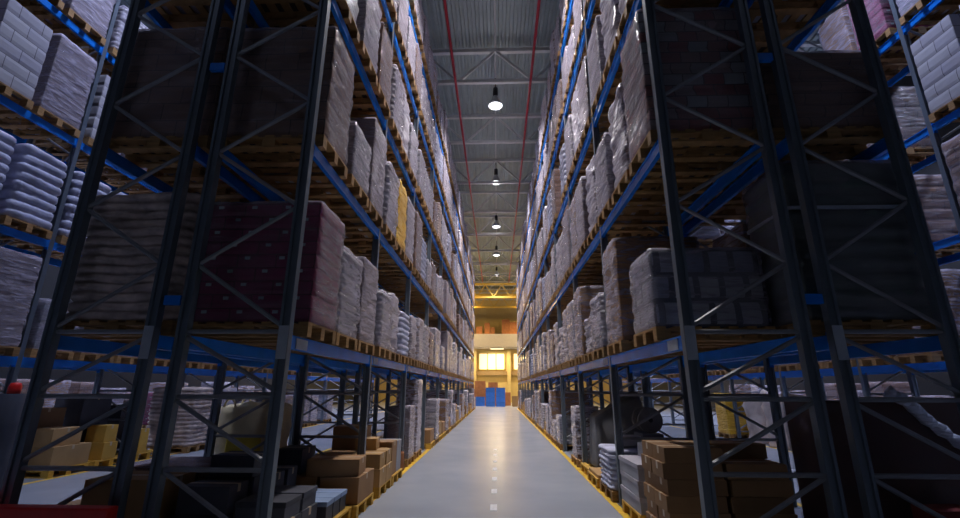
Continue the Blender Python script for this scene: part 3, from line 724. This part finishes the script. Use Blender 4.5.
# ---- racks across the side aisles, floor
def out(x, y, key, label, hz=1., sx=1.): load(key, label, (x, y, 0), 0, hz, sx)
X3, X3R = -8.40, 8.18
b = MB(); b.lathe([(.0, 0), (.27, 0), (.28, .02), (.28, .28), (.29, .30), (.28, .32), (.28, .6), (.29, .62), (.28, .64), (.28, .9), (.0, .9)], 24, cap=False)
t = solid('drum', b.mesh('drum', M['dark_box'], True), 'dark tall drum with a small red cap at the far left', 'drum', (-7.55, 7.12, 0.004)); t.scale = (.62, .62, 1.58)
l = MB(); l.lathe([(.0, 0), (.13, 0), (.13, .07), (.1, .1), (0, .11)], 24, cap=False); link('cap', l.mesh('cap', M['bright_red'], True), t, (.05, -.05, .9), 0, 'red cap')
floor_pallet(X3, 8.72, 'yellow pallet of brown cartons across the left side aisle, nearest one', True)
for i, (x, y, z, sx, sy, sz, mk) in enumerate(((X3 + .3, 8.72, .145, .56, .78, .36, 'kraft_light'), (X3 + .26, 8.62, .507, .5, .6, .3, 'kraft_light'), (X3 - .3, 8.72, .145, .5, .7, 1.0, 'kraft'))):
    carton(x, y, z, sx, sy, sz, mk, 'brown carton across the left side aisle, nearest pallet, %s' % ('low wide one', 'upper one', 'tall one behind')[i])
floor_pallet(X3, 9.66, 'yellow pallet across the left side aisle under the pair of yellow boxes', True)
carton(X3 + .34, 9.58, .145, .48, .34, .32, 'kraft_yellow', 'bright yellow box across the left side aisle, lower of the pair')
carton(X3 + .34, 9.58, .467, .4, .3, .32, 'kraft_yellow', 'bright yellow box across the left side aisle, upper of the pair')
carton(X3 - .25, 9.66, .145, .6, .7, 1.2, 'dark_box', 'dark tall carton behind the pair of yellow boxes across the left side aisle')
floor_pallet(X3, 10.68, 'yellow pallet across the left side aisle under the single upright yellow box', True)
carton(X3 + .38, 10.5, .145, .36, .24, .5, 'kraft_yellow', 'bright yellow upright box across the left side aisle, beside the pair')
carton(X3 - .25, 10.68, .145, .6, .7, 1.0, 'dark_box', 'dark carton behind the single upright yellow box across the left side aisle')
out(X3 + .3, 11.95, 'sacks_tan', 'mauve stacked sacks across the left side aisle', .95)
out(X3, 13.5, 'white_cartons_b', 'pale wrapped boxes across the left side aisle, beyond the sacks', 1.1)
for i in range(6): out(X3, (14.8, 16.4, 17.5, 19.2, 20.2, 21.95)[i], ('hood', 'white_cartons', 'brown_cartons', 'panel')[i % 4], '%s across the left aisle, %s beyond pale boxes' % (DESIGN[('hood', 'white_cartons', 'brown_cartons', 'panel')[i % 4]][1], ORD[i]), .8)
for i, y in enumerate((5.95, 6.83, 7.9, 8.8, 9.62, 10.7)): out(X3R, y, ('brown_cartons', 'tallbrown', 'white_cartons', 'brown_cartons', 'hood', 'sacks')[i], '%s on floor across right side aisle, %s one' % (DESIGN[('brown_cartons', 'tallbrown', 'white_cartons', 'brown_cartons', 'hood', 'sacks')[i]][1], ORD[i]), .75)
bagp = lm(.95, .9, 1.3, 1, 0, 0, .25, .10, 33, 14, 0, .1, freq=2.2).mesh('bag_body', M['pink_bag'], True)
for i, (x, y) in enumerate(((8.0, 13.50), (8.1, 14.72))):
    t = thing('bulk_bag', 'pale pinkish bulk bag across the right side aisle, %s' % ('near one', 'one beside the yellow load')[i], 'bag', (x, y, 0), .2 * i)
    link('bag_body', bagp, t)
    nk = MB(); nk.bar((0, 0, 1.3), (.05, .02, 1.52), .16, 10, .07); link('tied_neck', nk.mesh('tied_neck', M['pink_bag'], True), t)
out(8.05, 16.25, 'yellow', 'yellow film-wrapped load on the floor across the right side aisle', .85)
# outer aisles: wrapped loads along the side walls
TENS = ORD + ['thirteenth', 'fourteenth', 'fifteenth', 'sixteenth', 'seventeenth', 'eighteenth', 'nineteenth', 'twentieth']
for s, nm in ((-1, 'left'), (1, 'right')):
    for i in range(20):
        k = ('brown_cartons', 'tallbrown', 'white_cartons', 'burgundy', 'brown_cartons', 'hood', 'tallbrown', 'panel', 'brown_cartons', 'white_cartons_b')[(i * 3 + (s > 0) * 4) % 10]
        load(k, '%s by the %s side wall, %s place' % (DESIGN[k][1], nm, TENS[i]), (s * 13.9, 6.0 + 1.12 * i, 0), 0, rnd.uniform(.8, 1.2), 1)

# ---- red guard at the near left corner
t = thing('rack_guard', 'red steel guard rail before the left frames, bottom corner', 'guard rail', (-4.05, 3.92, 0))
g = MB(); g.box(-.95, .98, -.06, .06, .40, .61); link('rail', g.mesh('rail', M['bright_red'], bevel=.015), t)
for x in (-.8, .85):
    g = MB(); g.box(x - .06, x + .06, -.05, .05, 0, .405); g.box(x - .1, x + .1, -.09, .09, 0, .012); link('post', g.mesh('post', M['bright_red']), t)

# ---- open hall at the far end
CR = MB(); CR.box(-.4, .4, -.3, .3, 0, .04)
for x0, x1, y0, y1 in ((-.4, .4, -.3, -.27), (-.4, .4, .27, .3), (-.4, -.37, -.27, .27), (.37, .4, -.27, .27)): CR.box(x0, x1, y0, y1, .04, .40)
for x in (-.36, -.12, .12, .36): CR.box(x - .02, x + .02, -.315, -.3, .0, .40)
CR.box(-.42, .42, -.32, -.3, .36, .40); CR.box(-.42, .42, .3, .32, .36, .40)
CR_ME = CR.mesh('crate', M['blue_crate'])
for c, (x, nst, y) in enumerate(((-1.55, 2, 43.2), (-.62, 4, 42.2), (.28, 4, 42.2))):
    for k in range(nst):
        solid('plastic_crate', CR_ME, 'blue plastic crate in the %s far-end stack, %s from the floor' % (('low left', 'middle', 'right-hand')[c], ORD[k]), 'crate', (x, y, .402 * k), 0, 'blue crates at the far end')
for i, (x, y, z, sx, sz) in enumerate(((-1.6, 44.4, 0, 1.1, 1.5), (-1.6, 44.4, 1.502, 1.0, .7), (-.4, 44.6, 0, 1.1, 1.6), (-.4, 44.6, 1.602, .9, .5), (.8, 45, 0, .9, 1.2), (-2.6, 45, 0, .8, 1.9))):
    carton(x, y, z, sx, .8, sz, 'orange', 'orange-brown box behind the blue crates at the far end, %s' % ('left lower', 'left upper', 'middle lower', 'middle upper', 'right one', 'tall one at far left')[i], 0, False)
for i, (x, sx, sz) in enumerate(((-2.0, .7, .9), (-1.1, .6, 1.3), (-.5, .5, .8), (1.0, .9, 1.7), (1.85, .8, 1.4), (2.6, .7, 1.1), (-2.9, .7, 1.2))):
    carton(x, 51.6, 7.352, sx, .6, sz, 'orange', 'orange-brown box standing on the mezzanine edge, %s from the left' % ORD[(1, 2, 3, 4, 5, 6, 0)[i]], 0, False)
for i, (x, y) in enumerate(((1.55, 42.5), (2.5, 43.2), (2.2, 45.5))):
    k = ('kraft_light', 'kraft_yellow', 'kraft'); carton(x, y, 0, .5, .5, (.9, 1.0, 1.3)[i], k[i], 'yellow-brown box on the hall floor to the right of the blue crates, %s' % ('nearest', 'second', 'farthest')[i], 0, False)
